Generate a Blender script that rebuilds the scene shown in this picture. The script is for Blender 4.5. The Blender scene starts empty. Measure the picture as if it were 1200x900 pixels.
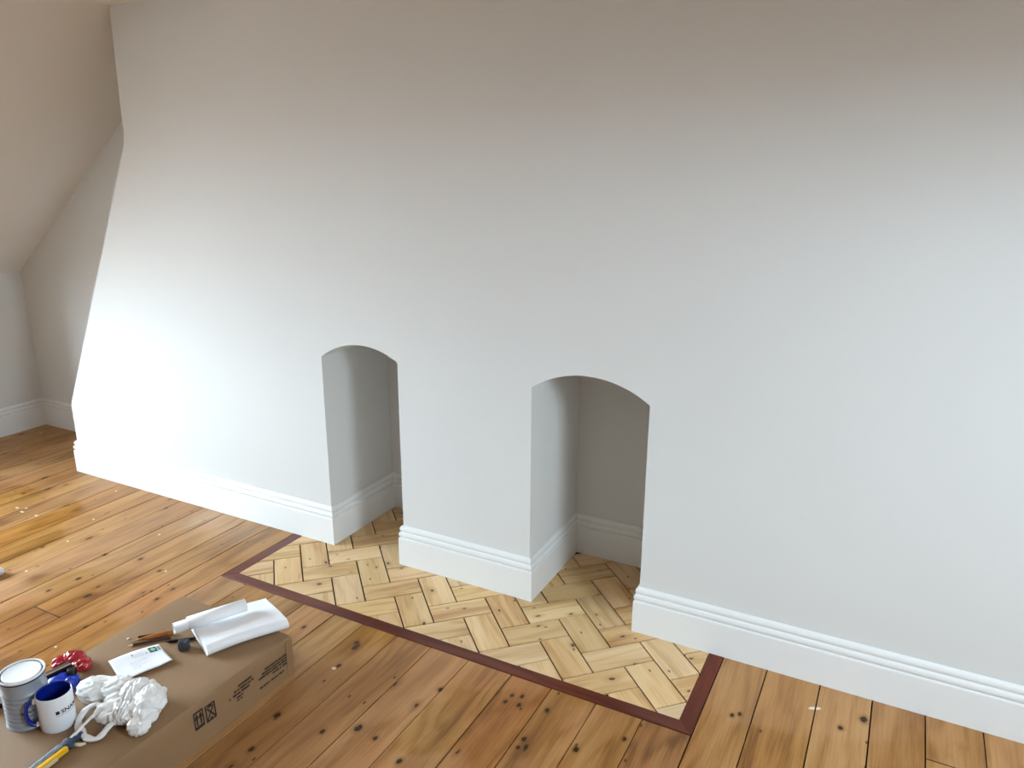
import bpy, bmesh, math, random
from mathutils import Vector, Matrix, noise as mnoise

random.seed(7)
SC = bpy.context.scene
COL = SC.collection
PI = math.pi

# ------------------------------------------------------------------ camera
cam_d = bpy.data.cameras.new('camera')
cam_d.sensor_width = 36.0
cam_d.lens = 889.07 * 36.0 / 1200.0
cam_d.clip_start = 0.05
cam = bpy.data.objects.new('camera', cam_d)
cam.location = (2.02188, -2.08068, 1.44019)
cam.rotation_mode = 'XYZ'
cam.rotation_euler = (math.radians(74.1032), math.radians(-0.2150), math.radians(27.6825))
COL.objects.link(cam)
SC.camera = cam

# ------------------------------------------------------------------ sky
world = bpy.data.worlds.new('sky')
SC.world = world
world.use_nodes = True
wn = world.node_tree
wn.nodes.clear()
w_tc = wn.nodes.new('ShaderNodeTexCoord')
w_sep = wn.nodes.new('ShaderNodeSeparateXYZ')
w_ramp = wn.nodes.new('ShaderNodeValToRGB')
w_bg = wn.nodes.new('ShaderNodeBackground')
w_out = wn.nodes.new('ShaderNodeOutputWorld')
w_add = wn.nodes.new('ShaderNodeMath'); w_add.operation = 'MULTIPLY_ADD'
w_add.inputs[1].default_value = 0.5; w_add.inputs[2].default_value = 0.5
wn.links.new(w_tc.outputs['Generated'], w_sep.inputs[0])
wn.links.new(w_sep.outputs['Z'], w_add.inputs[0])
wn.links.new(w_add.outputs[0], w_ramp.inputs[0])
wn.links.new(w_ramp.outputs[0], w_bg.inputs[0])
wn.links.new(w_bg.outputs[0], w_out.inputs[0])
cr = w_ramp.color_ramp
cr.elements[0].position = 0.47; cr.elements[0].color = (0.16, 0.15, 0.14, 1)
cr.elements[1].position = 0.53; cr.elements[1].color = (0.70, 0.87, 1.0, 1)
w_bg.inputs[1].default_value = 36.0

# window portals: they only guide the sky's own light through the openings
def portal(name, loc, rot, sx, sy):
    l = bpy.data.lights.new(name, 'AREA')
    l.shape = 'RECTANGLE'; l.size = sx; l.size_y = sy
    l.cycles.is_portal = True
    o = bpy.data.objects.new(name, l)
    o.location = loc; o.rotation_euler = rot
    COL.objects.link(o)

WL = dict(x=-2.72, y0=-2.60, y1=-0.88, z0=0.52, z1=1.80)      # dormer window on the left
RS = dict(xk=3.75, zk=0.885, xc=2.90, zc=2.03, t0=0.28, t1=0.78, y0=-1.62, y1=-0.93)   # roof window in the right-hand slope
def rs_pt(t, y, off=0.0):
    nx, nz = -.803, -.596
    return (RS['xk'] + (RS['xc'] - RS['xk']) * t + nx * off, y, RS['zk'] + (RS['zc'] - RS['zk']) * t + nz * off)
portal('portal_left', (WL['x'] - .03, (WL['y0'] + WL['y1']) / 2, (WL['z0'] + WL['z1']) / 2), (0, -PI / 2, 0), WL['z1'] - WL['z0'], WL['y1'] - WL['y0'])
portal('portal_right', rs_pt((RS['t0'] + RS['t1']) / 2, (RS['y0'] + RS['y1']) / 2, -.05), (0, math.atan2(.803, .596), 0), 1.426 * (RS['t1'] - RS['t0']), RS['y1'] - RS['y0'])

vs = SC.view_settings
vs.view_transform = 'Standard'
vs.look = 'None'
vs.exposure = 0.51
vs.gamma = 1.0
vs.use_curve_mapping = False
SC.display_settings.display_device = 'sRGB'
SC.cycles.max_bounces = 12
SC.cycles.diffuse_bounces = 8
SC.cycles.glossy_bounces = 4

# ------------------------------------------------------------------ helpers
def lin(c):
    return tuple(((v / 255.0) / 12.92 if v / 255.0 <= 0.04045 else (((v / 255.0) + 0.055) / 1.055) ** 2.4) for v in c) + (1.0,)

def link(name, me, mat=None, parent=None, smooth=False):
    o = bpy.data.objects.new(name, me)
    COL.objects.link(o)
    if mat is not None and not me.materials:
        me.materials.append(mat)
    if parent is not None:
        o.parent = parent
    if smooth:
        me.polygons.foreach_set('use_smooth', [True] * len(me.polygons))
    return o

def mesh(name, verts, faces):
    me = bpy.data.meshes.new(name)
    me.from_pydata([tuple(v) for v in verts], [], faces)
    me.update()
    return me

def from_bm(name, bm, mat=None, parent=None, smooth=False):
    bmesh.ops.recalc_face_normals(bm, faces=bm.faces)
    me = bpy.data.meshes.new(name)
    bm.to_mesh(me); bm.free()
    return link(name, me, mat, parent, smooth)

def tag(o, label=None, cat=None, group=None, kind=None):
    if label: o['label'] = label
    if cat: o['category'] = cat
    if group: o['group'] = group
    if kind: o['kind'] = kind
    return o

def empty(name, loc, rz=0.0):
    o = bpy.data.objects.new(name, None)
    o.location = loc
    o.rotation_euler = (0, 0, rz)
    o.empty_display_size = 0.05
    COL.objects.link(o)
    return o

def bm_box(bm, lo, hi, M=None):
    vs_ = []
    for z in (lo[2], hi[2]):
        for (x, y) in ((lo[0], lo[1]), (hi[0], lo[1]), (hi[0], hi[1]), (lo[0], hi[1])):
            v = Vector((x, y, z))
            vs_.append(bm.verts.new(M @ v if M else v))
    for f in ((0, 3, 2, 1), (4, 5, 6, 7), (0, 1, 5, 4), (1, 2, 6, 5), (2, 3, 7, 6), (3, 0, 4, 7)):
        bm.faces.new([vs_[i] for i in f])
    return vs_

def lathe_mesh(name, prof, n=48, close_bottom=False, close_top=False):
    verts, faces = [], []
    for (r, z) in prof:
        for k in range(n):
            a = 2 * PI * k / n
            verts.append((r * math.cos(a), r * math.sin(a), z))
    for i in range(len(prof) - 1):
        for k in range(n):
            k2 = (k + 1) % n
            faces.append((i * n + k, i * n + k2, (i + 1) * n + k2, (i + 1) * n + k))
    if close_bottom: faces.append(tuple(range(n - 1, -1, -1)))
    if close_top: faces.append(tuple((len(prof) - 1) * n + k for k in range(n)))
    return mesh(name, verts, faces)

def sweep(pts, rads, n=10, flat=None, up=Vector((0, 0, 1)), caps=True):
    """tube through pts; rads = radius per point or (ra, rb) across / along up"""
    pts = [Vector(p) for p in pts]
    verts, faces = [], []
    for i, p in enumerate(pts):
        d = (pts[min(i + 1, len(pts) - 1)] - pts[max(i - 1, 0)]).normalized()
        s = d.cross(up)
        if s.length < 1e-5: s = d.cross(Vector((1, 0, 0)))
        s.normalize(); u = s.cross(d).normalized()
        r = rads[i] if isinstance(rads, (list, tuple)) else rads
        ra, rb = r if isinstance(r, (list, tuple)) else (r, r)
        for k in range(n):
            a = 2 * PI * k / n
            verts.append(p + s * (ra * math.cos(a)) + u * (rb * math.sin(a)))
    for i in range(len(pts) - 1):
        for k in range(n):
            k2 = (k + 1) % n
            faces.append((i * n + k, i * n + k2, (i + 1) * n + k2, (i + 1) * n + k))
    if caps:
        faces.append(tuple(range(n - 1, -1, -1)))
        faces.append(tuple((len(pts) - 1) * n + k for k in range(n)))
    return verts, faces

def smooth_path(pts, sub=6):
    pts = [Vector(p) for p in pts]
    out = []
    for i in range(len(pts) - 1):
        p0 = pts[max(i - 1, 0)]; p1 = pts[i]; p2 = pts[i + 1]; p3 = pts[min(i + 2, len(pts) - 1)]
        for k in range(sub):
            t = k / sub
            out.append(0.5 * ((2 * p1) + (p2 - p0) * t + (2 * p0 - 5 * p1 + 4 * p2 - p3) * t * t + (3 * p1 - p0 - 3 * p2 + p3) * t ** 3))
    out.append(pts[-1])
    return out

# ------------------------------------------------------------------ materials
def new_mat(name):
    m = bpy.data.materials.new(name)
    m.use_nodes = True
    nt = m.node_tree
    b = nt.nodes['Principled BSDF']
    return m, nt, b

def plain(name, rgb, rough=0.5, metal=0.0, coat=0.0, bump=0.0, bscale=200.0, vary=0.0, spec=0.5, trans=0.0):
    m, nt, b = new_mat(name)
    b.inputs['Base Color'].default_value = lin(rgb)
    b.inputs['Roughness'].default_value = rough
    b.inputs['Metallic'].default_value = metal
    b.inputs['Coat Weight'].default_value = coat
    b.inputs['Specular IOR Level'].default_value = spec
    tc = nt.nodes.new('ShaderNodeTexCoord')
    if vary > 0:
        nz = nt.nodes.new('ShaderNodeTexNoise'); nz.inputs['Scale'].default_value = bscale * 0.2; nz.inputs['Detail'].default_value = 5
        nt.links.new(tc.outputs['Object'], nz.inputs['Vector'])
        mx = nt.nodes.new('ShaderNodeMix'); mx.data_type = 'RGBA'
        mx.inputs['A'].default_value = lin([max(0, c * (1 - vary)) for c in rgb]); mx.inputs['B'].default_value = lin([min(255, c * (1 + vary)) for c in rgb])
        nt.links.new(nz.outputs['Fac'], mx.inputs['Factor'])
        nt.links.new(mx.outputs['Result'], b.inputs['Base Color'])
    if bump > 0:
        nz = nt.nodes.new('ShaderNodeTexNoise'); nz.inputs['Scale'].default_value = bscale; nz.inputs['Detail'].default_value = 4
        nt.links.new(tc.outputs['Object'], nz.inputs['Vector'])
        bp = nt.nodes.new('ShaderNodeBump'); bp.inputs['Strength'].default_value = bump; bp.inputs['Distance'].default_value = 0.002
        nt.links.new(nz.outputs['Fac'], bp.inputs['Height'])
        nt.links.new(bp.outputs[0], b.inputs['Normal'])
    return m

class NT:
    """tiny node-graph helper"""
    def __init__(s, nt): s.nt = nt
    def n(s, t, **kw):
        nd = s.nt.nodes.new(t)
        for k, v in kw.items(): setattr(nd, k, v)
        return nd
    def l(s, a, b): s.nt.links.new(a, b)
    def math(s, op, a, b=None, c=None, clamp=False):
        nd = s.n('ShaderNodeMath', operation=op); nd.use_clamp = clamp
        for i, v in enumerate((a, b, c)):
            if v is None: continue
            if isinstance(v, (int, float)): nd.inputs[i].default_value = v
            else: s.l(v, nd.inputs[i])
        return nd.outputs[0]
    def vmul(s, v, k):
        nd = s.n('ShaderNodeVectorMath', operation='MULTIPLY'); s.l(v, nd.inputs[0]); nd.inputs[1].default_value = k
        return nd.outputs[0]
    def vadd(s, a, b):
        nd = s.n('ShaderNodeVectorMath', operation='ADD'); s.l(a, nd.inputs[0])
        if isinstance(b, tuple): nd.inputs[1].default_value = b
        else: s.l(b, nd.inputs[1])
        return nd.outputs[0]
    def noise(s, v, scale, detail=4, rough=0.55, dist=0.0):
        nd = s.n('ShaderNodeTexNoise'); s.l(v, nd.inputs['Vector'])
        nd.inputs['Scale'].default_value = scale; nd.inputs['Detail'].default_value = detail
        nd.inputs['Roughness'].default_value = rough; nd.inputs['Distortion'].default_value = dist
        return nd.outputs['Fac']
    def mix(s, f, a, b, blend='MIX'):
        nd = s.n('ShaderNodeMix', data_type='RGBA', blend_type=blend)
        for nm, v in (('Factor', f), ('A', a), ('B', b)):
            if isinstance(v, (int, float)): nd.inputs[nm].default_value = v
            elif isinstance(v, tuple): nd.inputs[nm].default_value = v
            else: s.l(v, nd.inputs[nm])
        return nd.outputs['Result']
    def step(s, v, lo, hi, a=0.0, b=1.0):
        nd = s.n('ShaderNodeMapRange', interpolation_type='SMOOTHSTEP')
        s.l(v, nd.inputs['Value'])
        for nm, x in (('From Min', lo), ('From Max', hi), ('To Min', a), ('To Max', b)): nd.inputs[nm].default_value = x
        return nd.outputs['Result']

KNOTS = [(0.648, -0.83, 1.6), (0.68, -0.956, 1.3), (0.799, -0.82, 1.2), (0.629, -0.467, 1.3), (0.655, -0.584, 1.2), (0.424, -0.482, 1.2), (0.875, -0.766, 1.8), (0.938, -0.775, 1.2), (1.041, -0.811, 1.4), (1.177, -0.458, 1.1), (1.172, -0.49, 1.2), (1.204, -0.448, 1.1), (1.212, -0.484, 1.2), (1.29, -0.466, 1.1), (1.284, -0.595, 1.3), (1.284, -0.629, 1.1), (1.419, -0.565, 1.4), (1.517, -0.471, 1.1), (1.747, -0.247, 1.1), (1.765, -0.233, 1.1), (2.015, -0.161, 1.2), (2.068, -0.096, 1.8), (-0.372, -0.691, 2.0), (-0.525, -0.735, 1.2), (-0.436, -0.433, 1.3), (-0.509, -0.634, 1.4), (-0.587, -0.475, 1.4), (-0.297, -0.459, 1.2), (-0.859, -0.551, 1.2), (-1.439, -0.28, 1.2), (-0.141, -0.593, 1.2), (0.983, -0.532, 1.2)]

def wood(name, light, mid, dark, knot, knot_scale=(7.0, 3.2), knot_gate=0.5, rough=(0.34, 0.5), floor_wear=False, vary=0.10, coat=0.0, knots=True):
    m, nt, b = new_mat(name); g = NT(nt)
    tc = g.n('ShaderNodeTexCoord'); oi = g.n('ShaderNodeObjectInfo')
    r = oi.outputs['Random']
    cx = g.n('ShaderNodeCombineXYZ')
    g.l(g.math('MULTIPLY', r, 37.3), cx.inputs[0]); g.l(g.math('MULTIPLY', r, 91.7), cx.inputs[1]); g.l(g.math('MULTIPLY', r, 13.1), cx.inputs[2])
    p = g.vadd(tc.outputs['Object'], cx.outputs[0])
    # cathedral growth rings, wandering along the length
    warp = g.noise(g.vmul(p, (5.0, 0.9, 1.0)), 1.0, 3, 0.5)
    warp2 = g.noise(g.vmul(p, (22.0, 2.0, 1.0)), 1.0, 3, 0.5)
    sx = g.n('ShaderNodeSeparateXYZ'); g.l(p, sx.inputs[0])
    ph = g.math('ADD', g.math('MULTIPLY', sx.outputs[0], 70.0), g.math('ADD', g.math('MULTIPLY', warp, 55.0), g.math('MULTIPLY', warp2, 6.0)))
    ring = g.math('MULTIPLY_ADD', g.math('SINE', ph), 0.5, 0.5)
    ring = g.math('POWER', ring, 2.2)
    fine = g.noise(g.vmul(p, (220.0, 7.0, 1.0)), 1.0, 4, 0.6)
    broad = g.noise(g.vmul(p, (9.0, 1.2, 1.0)), 1.0, 3, 0.5)
    f = g.math('ADD', g.math('MULTIPLY', ring, 0.26), g.math('ADD', g.math('MULTIPLY', g.step(fine, 0.3, 0.75), 0.32), g.math('MULTIPLY', g.step(broad, 0.3, 0.75), 0.62)))
    ramp = g.n('ShaderNodeValToRGB'); g.l(f, ramp.inputs[0])
    e = ramp.color_ramp.elements
    e[0].position = 0.12; e[0].color = lin(light); e[1].position = 0.98; e[1].color = lin(dark)
    em = ramp.color_ramp.elements.new(0.55); em.color = lin(mid)
    colr = ramp.outputs[0]
    rg = g.math('MULTIPLY_ADD', fine, 0.12, rough[0])
    # every board its own tone
    hsv = g.n('ShaderNodeHueSaturation')
    r2 = g.math('FRACT', g.math('MULTIPLY', r, 7.77)); r3 = g.math('FRACT', g.math('MULTIPLY', r, 23.9))
    g.l(g.math('MULTIPLY_ADD', r, 2 * vary, 1 - vary), hsv.inputs['Value'])
    g.l(g.math('MULTIPLY_ADD', r2, 0.12, 0.94), hsv.inputs['Saturation'])
    g.l(g.math('MULTIPLY_ADD', r3, 0.008, 0.496), hsv.inputs['Hue'])
    g.l(colr, hsv.inputs['Color']); colr = hsv.outputs[0]
    if floor_wear:
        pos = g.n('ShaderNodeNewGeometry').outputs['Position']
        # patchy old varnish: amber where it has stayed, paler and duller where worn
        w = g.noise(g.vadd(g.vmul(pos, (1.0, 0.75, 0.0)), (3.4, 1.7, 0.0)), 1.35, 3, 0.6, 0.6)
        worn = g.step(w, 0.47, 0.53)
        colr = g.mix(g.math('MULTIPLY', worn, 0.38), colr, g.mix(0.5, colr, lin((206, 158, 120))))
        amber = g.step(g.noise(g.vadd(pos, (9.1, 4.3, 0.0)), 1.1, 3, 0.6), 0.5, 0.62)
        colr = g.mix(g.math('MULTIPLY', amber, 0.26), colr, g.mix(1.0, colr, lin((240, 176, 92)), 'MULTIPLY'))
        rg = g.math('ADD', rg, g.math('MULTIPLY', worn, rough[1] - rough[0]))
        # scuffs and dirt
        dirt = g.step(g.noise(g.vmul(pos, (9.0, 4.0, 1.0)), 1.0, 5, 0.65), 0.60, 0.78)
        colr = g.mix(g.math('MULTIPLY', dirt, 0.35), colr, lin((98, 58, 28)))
    if knots:
        kv = g.n('ShaderNodeTexVoronoi'); kv.voronoi_dimensions = '2D'
        kn = g.n('ShaderNodeTexNoise'); kn.inputs['Scale'].default_value = 55; g.l(p, kn.inputs['Vector'])
        off = g.n('ShaderNodeVectorMath', operation='MULTIPLY_ADD'); g.l(kn.outputs['Color'], off.inputs[0]); off.inputs[1].default_value = (0.010, 0.016, 0); g.l(p, off.inputs[2])
        g.l(g.vmul(off.outputs[0], (knot_scale[0], knot_scale[1], 0.0)), kv.inputs['Vector']); kv.inputs['Scale'].default_value = 1.0
        gate = g.n('ShaderNodeSeparateColor'); g.l(kv.outputs['Color'], gate.inputs[0])
        on = g.math('GREATER_THAN', gate.outputs[0], knot_gate)
        size = g.math('MULTIPLY_ADD', gate.outputs[1], 0.9, 0.45)
        dd = g.math('DIVIDE', kv.outputs['Distance'], size)
        core = g.math('MULTIPLY', g.step(dd, 0.03, 0.065, 1.0, 0.0), on)
        halo = g.math('MULTIPLY', g.step(dd, 0.05, 0.22, 1.0, 0.0), on)
        colr = g.mix(g.math('MULTIPLY', halo, 0.42), colr, lin(dark))
        colr = g.mix(g.math('MULTIPLY', core, 0.88), colr, lin(knot))
        # small nail holes and checks
        nv = g.n('ShaderNodeTexVoronoi'); nv.voronoi_dimensions = '2D'
        g.l(g.vmul(p, (17.0, 9.0, 0.0)), nv.inputs['Vector']); nv.inputs['Scale'].default_value = 1.0
        ng = g.n('ShaderNodeSeparateColor'); g.l(nv.outputs['Color'], ng.inputs[0])
        nail = g.math('MULTIPLY', g.step(nv.outputs['Distance'], 0.04, 0.075, 1.0, 0.0), g.math('GREATER_THAN', ng.outputs[0], 0.80))
        colr = g.mix(g.math('MULTIPLY', nail, 0.75), colr, lin(knot))
    if floor_wear:
        # the dark knots and nail holes that stand out on this floor
        kk = None
        for (x, y, q) in KNOTS:
            ln = g.n('ShaderNodeVectorMath', operation='LENGTH'); g.l(g.vmul(g.vadd(pos, (-x, -y, 0.0)), (1 / (.0050 * q), 1 / (.0074 * q), 0.0)), ln.inputs[0])
            kk = ln.outputs['Value'] if kk is None else g.math('MINIMUM', kk, ln.outputs['Value'])
        kk = g.math('ADD', kk, g.math('MULTIPLY', g.math('SUBTRACT', g.noise(pos, 120, 3), 0.5), 1.1))
        colr = g.mix(g.step(kk, 1.0, 2.4, 0.45, 0.0), colr, lin(dark))
        colr = g.mix(g.step(kk, 0.75, 1.15, 0.92, 0.0), colr, lin(knot))
        # drops and wipes of white paint left on the boards (real spots on this floor)
        sp = g.n('ShaderNodeTexVoronoi'); sp.voronoi_dimensions = '2D'
        g.l(g.vmul(pos, (11.0, 11.0, 0.0)), sp.inputs['Vector']); sp.inputs['Scale'].default_value = 1.0
        sg = g.n('ShaderNodeSeparateColor'); g.l(sp.outputs['Color'], sg.inputs[0])
        fleck = g.math('MULTIPLY', g.step(sp.outputs['Distance'], 0.035, 0.06, 1.0, 0.0), g.math('GREATER_THAN', sg.outputs[0], 0.975))
        for (x, y, rx, ry, an) in ((1.944, -0.112, 0.020, 0.007, -0.5), (-1.31, -0.386, .010, .006, 0), (-1.25, -0.40, .012, .006, 0), (-1.16, -0.393, .010, .006, 0), (-1.27, -0.37, .007, .006, 0), (0.65, -0.60, .008, .007, 0)):
            sh = g.vadd(pos, (-x, -y, 0.0))
            mp = g.n('ShaderNodeMapping'); mp.inputs['Rotation'].default_value = (0, 0, an); g.l(sh, mp.inputs['Vector'])
            ln = g.n('ShaderNodeVectorMath', operation='LENGTH'); g.l(g.vmul(mp.outputs[0], (1 / rx, 1 / ry, 0.0)), ln.inputs[0])
            wob = g.math('ADD', ln.outputs['Value'], g.math('MULTIPLY', g.noise(pos, 160, 3), 0.7))
            fleck = g.math('MAXIMUM', fleck, g.step(wob, 1.1, 1.4, 0.85, 0.0))
        colr = g.mix(g.math('MULTIPLY', fleck, 0.85), colr, lin((232, 222, 205)))
    g.l(colr, b.inputs['Base Color'])
    g.l(rg, b.inputs['Roughness'])
    b.inputs['Specular IOR Level'].default_value = 0.32
    b.inputs['Coat Weight'].default_value = coat
    b.inputs['Coat Roughness'].default_value = 0.22
    bp = g.n('ShaderNodeBump'); bp.inputs['Strength'].default_value = 0.22; bp.inputs['Distance'].default_value = 0.0012
    g.l(g.math('ADD', g.math('MULTIPLY', fine, 0.5), g.math('MULTIPLY', ring, 0.3)), bp.inputs['Height'])
    g.l(bp.outputs[0], b.inputs['Normal'])
    return m

def wall_paint(name, rgb):
    m, nt, b = new_mat(name); g = NT(nt)
    pos = g.n('ShaderNodeNewGeometry').outputs['Position']
    a = g.noise(pos, 1.7, 3, 0.5)
    c = g.mix(a, lin([v * 0.985 for v in rgb]), lin([min(255, v * 1.012) for v in rgb]))
    g.l(c, b.inputs['Base Color'])
    b.inputs['Roughness'].default_value = 0.85
    b.inputs['Specular IOR Level'].default_value = 0.25
    bp = g.n('ShaderNodeBump'); bp.inputs['Strength'].default_value = 0.03; bp.inputs['Distance'].default_value = 0.003
    g.l(g.math('ADD', g.noise(pos, 5.0, 3), g.math('MULTIPLY', g.noise(pos, 260.0, 2), 0.12)), bp.inputs['Height'])
    g.l(bp.outputs[0], b.inputs['Normal'])
    return m

M_WALL = wall_paint('wall_paint', (206, 205, 202))
M_CEIL = wall_paint('ceiling_paint', (212, 208, 202))
M_REAR = wall_paint('rear_wall_darkened', (120, 112, 102))  # unseen wall, colour darkened to lower the bounced light in the room
M_TRIM = plain('gloss_white_trim', (220, 220, 218), rough=0.24)
M_SUB = plain('subfloor_dark', (38, 22, 12), rough=0.9)
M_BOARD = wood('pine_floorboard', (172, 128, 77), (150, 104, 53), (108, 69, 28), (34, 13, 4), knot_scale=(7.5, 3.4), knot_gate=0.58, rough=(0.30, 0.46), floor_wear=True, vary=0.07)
M_PARQ = wood('pale_parquet', (218, 187, 143), (204, 168, 120), (172, 130, 84), (58, 26, 8), knot_scale=(11.0, 6.5), knot_gate=0.55, rough=(0.36, 0.45), vary=0.08)
M_BORDER = wood('mahogany_border', (104, 44, 22), (86, 32, 15), (60, 20, 9), (40, 14, 8), rough=(0.30, 0.4), vary=0.05, knots=False)

# ------------------------------------------------------------------ dimensions (metres; y = 0 is the skirting face, z = 0 the floor)
T = 0.015                       # skirting thickness
XA, XB, XC, XD, XE = -1.478, 0.141, 0.456, 1.011, 1.373
DEP = 0.416                     # alcove back wall
REC = 0.372                     # recess back wall
XL = -2.315                     # knee wall
XR = 3.75                       # right wall
YN = -4.6                       # rear wall
CEIL = 2.03
HY, BW, XBL, XBR = -0.376, 0.0435, -0.070, 1.668

# ------------------------------------------------------------------ structure: walls
def arc(x0, z0, x1, z1, zt, n=28):
    xm = (x0 + x1) / 2; pts = []
    h = zt - (z0 + z1) / 2; half = (x1 - x0) / 2
    R = (half * half + h * h) / (2 * h); zc = zt - R
    a0 = math.asin(half / R)
    for k in range(n + 1):
        a = -a0 + 2 * a0 * k / n
        f = k / n
        pts.append((xm + R * math.sin(a), zc + R * math.cos(a) + (z0 - (z0 + z1) / 2) * (1 - f) + (z1 - (z0 + z1) / 2) * f))
    return pts

wx = dict(a=XA + T, b=XB - T, c=XC + T, d=XD - T, e=XE + T)
arch_small = arc(wx['b'], .764, wx['c'], .782, .826)
arch_large = arc(wx['d'], .765, wx['e'], .762, .826)
FT = -.019                      # foot of the walls, on the subfloor
outline = [(wx['a'], FT), (wx['b'], FT)] + arch_small + [(wx['c'], FT), (wx['d'], FT)] + arch_large + [(wx['e'], FT), (XR, FT), (XR, RS['zk']), (RS['xc'], CEIL), (-.812, CEIL), (-.826, 1.535), (-1.460, .345)]
bm = bmesh.new()
def face_xz(pts, y=T):
    bm.faces.new([bm.verts.new((x, y, z)) for x, z in pts])
face_xz([(wx['a'], FT), (wx['b'], FT), (wx['b'], 1.535), (-.826, 1.535), (-1.460, .345)])
face_xz([(-.826, 1.535), (wx['b'], 1.535), (wx['b'], CEIL), (-.812, CEIL)])
for ar in (arch_small, arch_large):
    for p, q in zip(ar[:-1], ar[1:]):
        face_xz([p, q, (q[0], CEIL), (p[0], CEIL)])
face_xz([(wx['c'], FT), (wx['d'], FT), (wx['d'], CEIL), (wx['c'], CEIL)])
face_xz([(wx['e'], FT), (XR, FT), (XR, RS['zk']), (RS['xc'], CEIL), (wx['e'], CEIL)])
for (x0, z0), (x1, z1) in zip(outline, outline[1:] + outline[:1]):
    if z0 == FT and z1 == FT or z0 == CEIL and z1 == CEIL: continue
    bm.faces.new([bm.verts.new(v) for v in ((x0, T, z0), (x1, T, z1), (x1, DEP, z1), (x0, DEP, z0))])
for x0, x1 in ((wx['b'], wx['c']), (wx['d'], wx['e'])):
    face_xz([(x0 - .03, FT), (x1 + .03, FT), (x1 + .03, .9), (x0 - .03, .9)], DEP)
bmesh.ops.remove_doubles(bm, verts=bm.verts, dist=1e-5)
me = bpy.data.meshes.new('wall_back'); bm.to_mesh(me); bm.free()
wb = link('wall_back', me, M_WALL)
tag(wb, 'off-white chimney breast wall with two low arched alcoves', 'wall', kind='structure')

# recess to the left of the chimney breast, knee wall and sloping ceiling
SL0, SLX = 0.885, -0.80         # the slope starts on the knee wall at SL0 and meets the flat ceiling at SLX
def quad(name, pts, mat, label=None, cat='wall', thick=None, extra=None):
    bm = bmesh.new()
    bm.faces.new([bm.verts.new(p) for p in pts])
    for q in (extra or []):
        bm.faces.new([bm.verts.new(p) for p in q])
    me = bpy.data.meshes.new(name); bm.to_mesh(me); bm.free()
    o = link(name, me, mat)
    tag(o, label, cat, kind='structure')
    return o

quad('wall_recess', [(XL, REC, FT), (-0.80, REC, FT), (SLX, REC, CEIL), (XL, REC, SL0)], M_WALL, 'shaded back wall of the recess left of the chimney breast')
DY0, DY1 = WL['y0'] - .10, WL['y1'] + .10        # dormer width
quad('wall_left', [(XL, REC, FT), (XL, REC, SL0), (XL, DY1, SL0), (XL, DY1, FT)], M_WALL, 'low knee wall under the sloping ceiling at far left',
     extra=[[(XL, DY1, FT), (XL, DY1, WL['z0'] - .08), (XL, DY0, WL['z0'] - .08), (XL, DY0, FT)],
            [(XL, DY0, FT), (XL, DY0, SL0), (XL, YN, SL0), (XL, YN, FT)]])
quad('ceiling_slope', [(XL, REC, SL0), (SLX, REC, CEIL), (SLX, DY1, CEIL), (XL, DY1, SL0)], M_CEIL, 'sloping attic ceiling above the left knee wall', 'ceiling',
     extra=[[(XL, DY0, SL0), (SLX, DY0, CEIL), (SLX, YN, CEIL), (XL, YN, SL0)]])
quad('ceiling', [(SLX, REC, CEIL), (RS['xc'], REC, CEIL), (RS['xc'], YN, CEIL), (SLX, YN, CEIL)], M_CEIL, 'flat white attic ceiling', 'ceiling')
# dormer cheeks, head, sill and front wall round the left window
wlx = WL['x']
quad('wall_dormer', [(XL, DY1, SL0), (SLX, DY1, CEIL), (wlx, DY1, CEIL), (wlx, DY1, WL['z0'] - .08), (XL, DY1, WL['z0'] - .08)], M_WALL, 'cheeks and front of the dormer round the left window',
     extra=[[(XL, DY0, SL0), (SLX, DY0, CEIL), (wlx, DY0, CEIL), (wlx, DY0, WL['z0'] - .08), (XL, DY0, WL['z0'] - .08)],
            [(SLX, DY0, CEIL), (SLX, DY1, CEIL), (wlx, DY1, CEIL), (wlx, DY0, CEIL)],
            [(XL, DY0, WL['z0'] - .08), (XL, DY1, WL['z0'] - .08), (wlx, DY1, WL['z0'] - .08), (wlx, DY0, WL['z0'] - .08)],
            [(wlx, DY0, WL['z1']), (wlx, DY1, WL['z1']), (wlx, DY1, CEIL), (wlx, DY0, CEIL)],
            [(wlx, DY0, WL['z0'] - .08), (wlx, DY1, WL['z0'] - .08), (wlx, DY1, WL['z0']), (wlx, DY0, WL['z0'])],
            [(wlx, DY0, WL['z0']), (wlx, WL['y0'], WL['z0']), (wlx, WL['y0'], WL['z1']), (wlx, DY0, WL['z1'])],
            [(wlx, WL['y1'], WL['z0']), (wlx, DY1, WL['z0']), (wlx, DY1, WL['z1']), (wlx, WL['y1'], WL['z1'])]])
quad('wall_right', [(XR, DEP, FT), (XR, YN, FT), (XR, YN, RS['zk']), (XR, DEP, RS['zk'])], M_WALL, 'white knee wall right of the chimney breast')
t0, t1, wy0, wy1 = RS['t0'], RS['t1'], RS['y0'], RS['y1']
quad('ceiling_slope_right', [rs_pt(0, DEP), rs_pt(1, DEP), rs_pt(1, wy1), rs_pt(0, wy1)], M_CEIL, 'sloping attic ceiling with a roof window at right', 'ceiling',
     extra=[[rs_pt(0, wy0), rs_pt(1, wy0), rs_pt(1, YN), rs_pt(0, YN)], [rs_pt(0, wy1), rs_pt(t0, wy1), rs_pt(t0, wy0), rs_pt(0, wy0)], [rs_pt(t1, wy1), rs_pt(1, wy1), rs_pt(1, wy0), rs_pt(t1, wy0)]])
quad('wall_front', [(XL, YN, FT), (XR, YN, FT), (XR, YN, RS['zk']), (RS['xc'], YN, CEIL), (SLX, YN, CEIL), (XL, YN, SL0)], M_REAR, 'plain unseen wall behind the viewer, darkened to cut bounce light')

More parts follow.
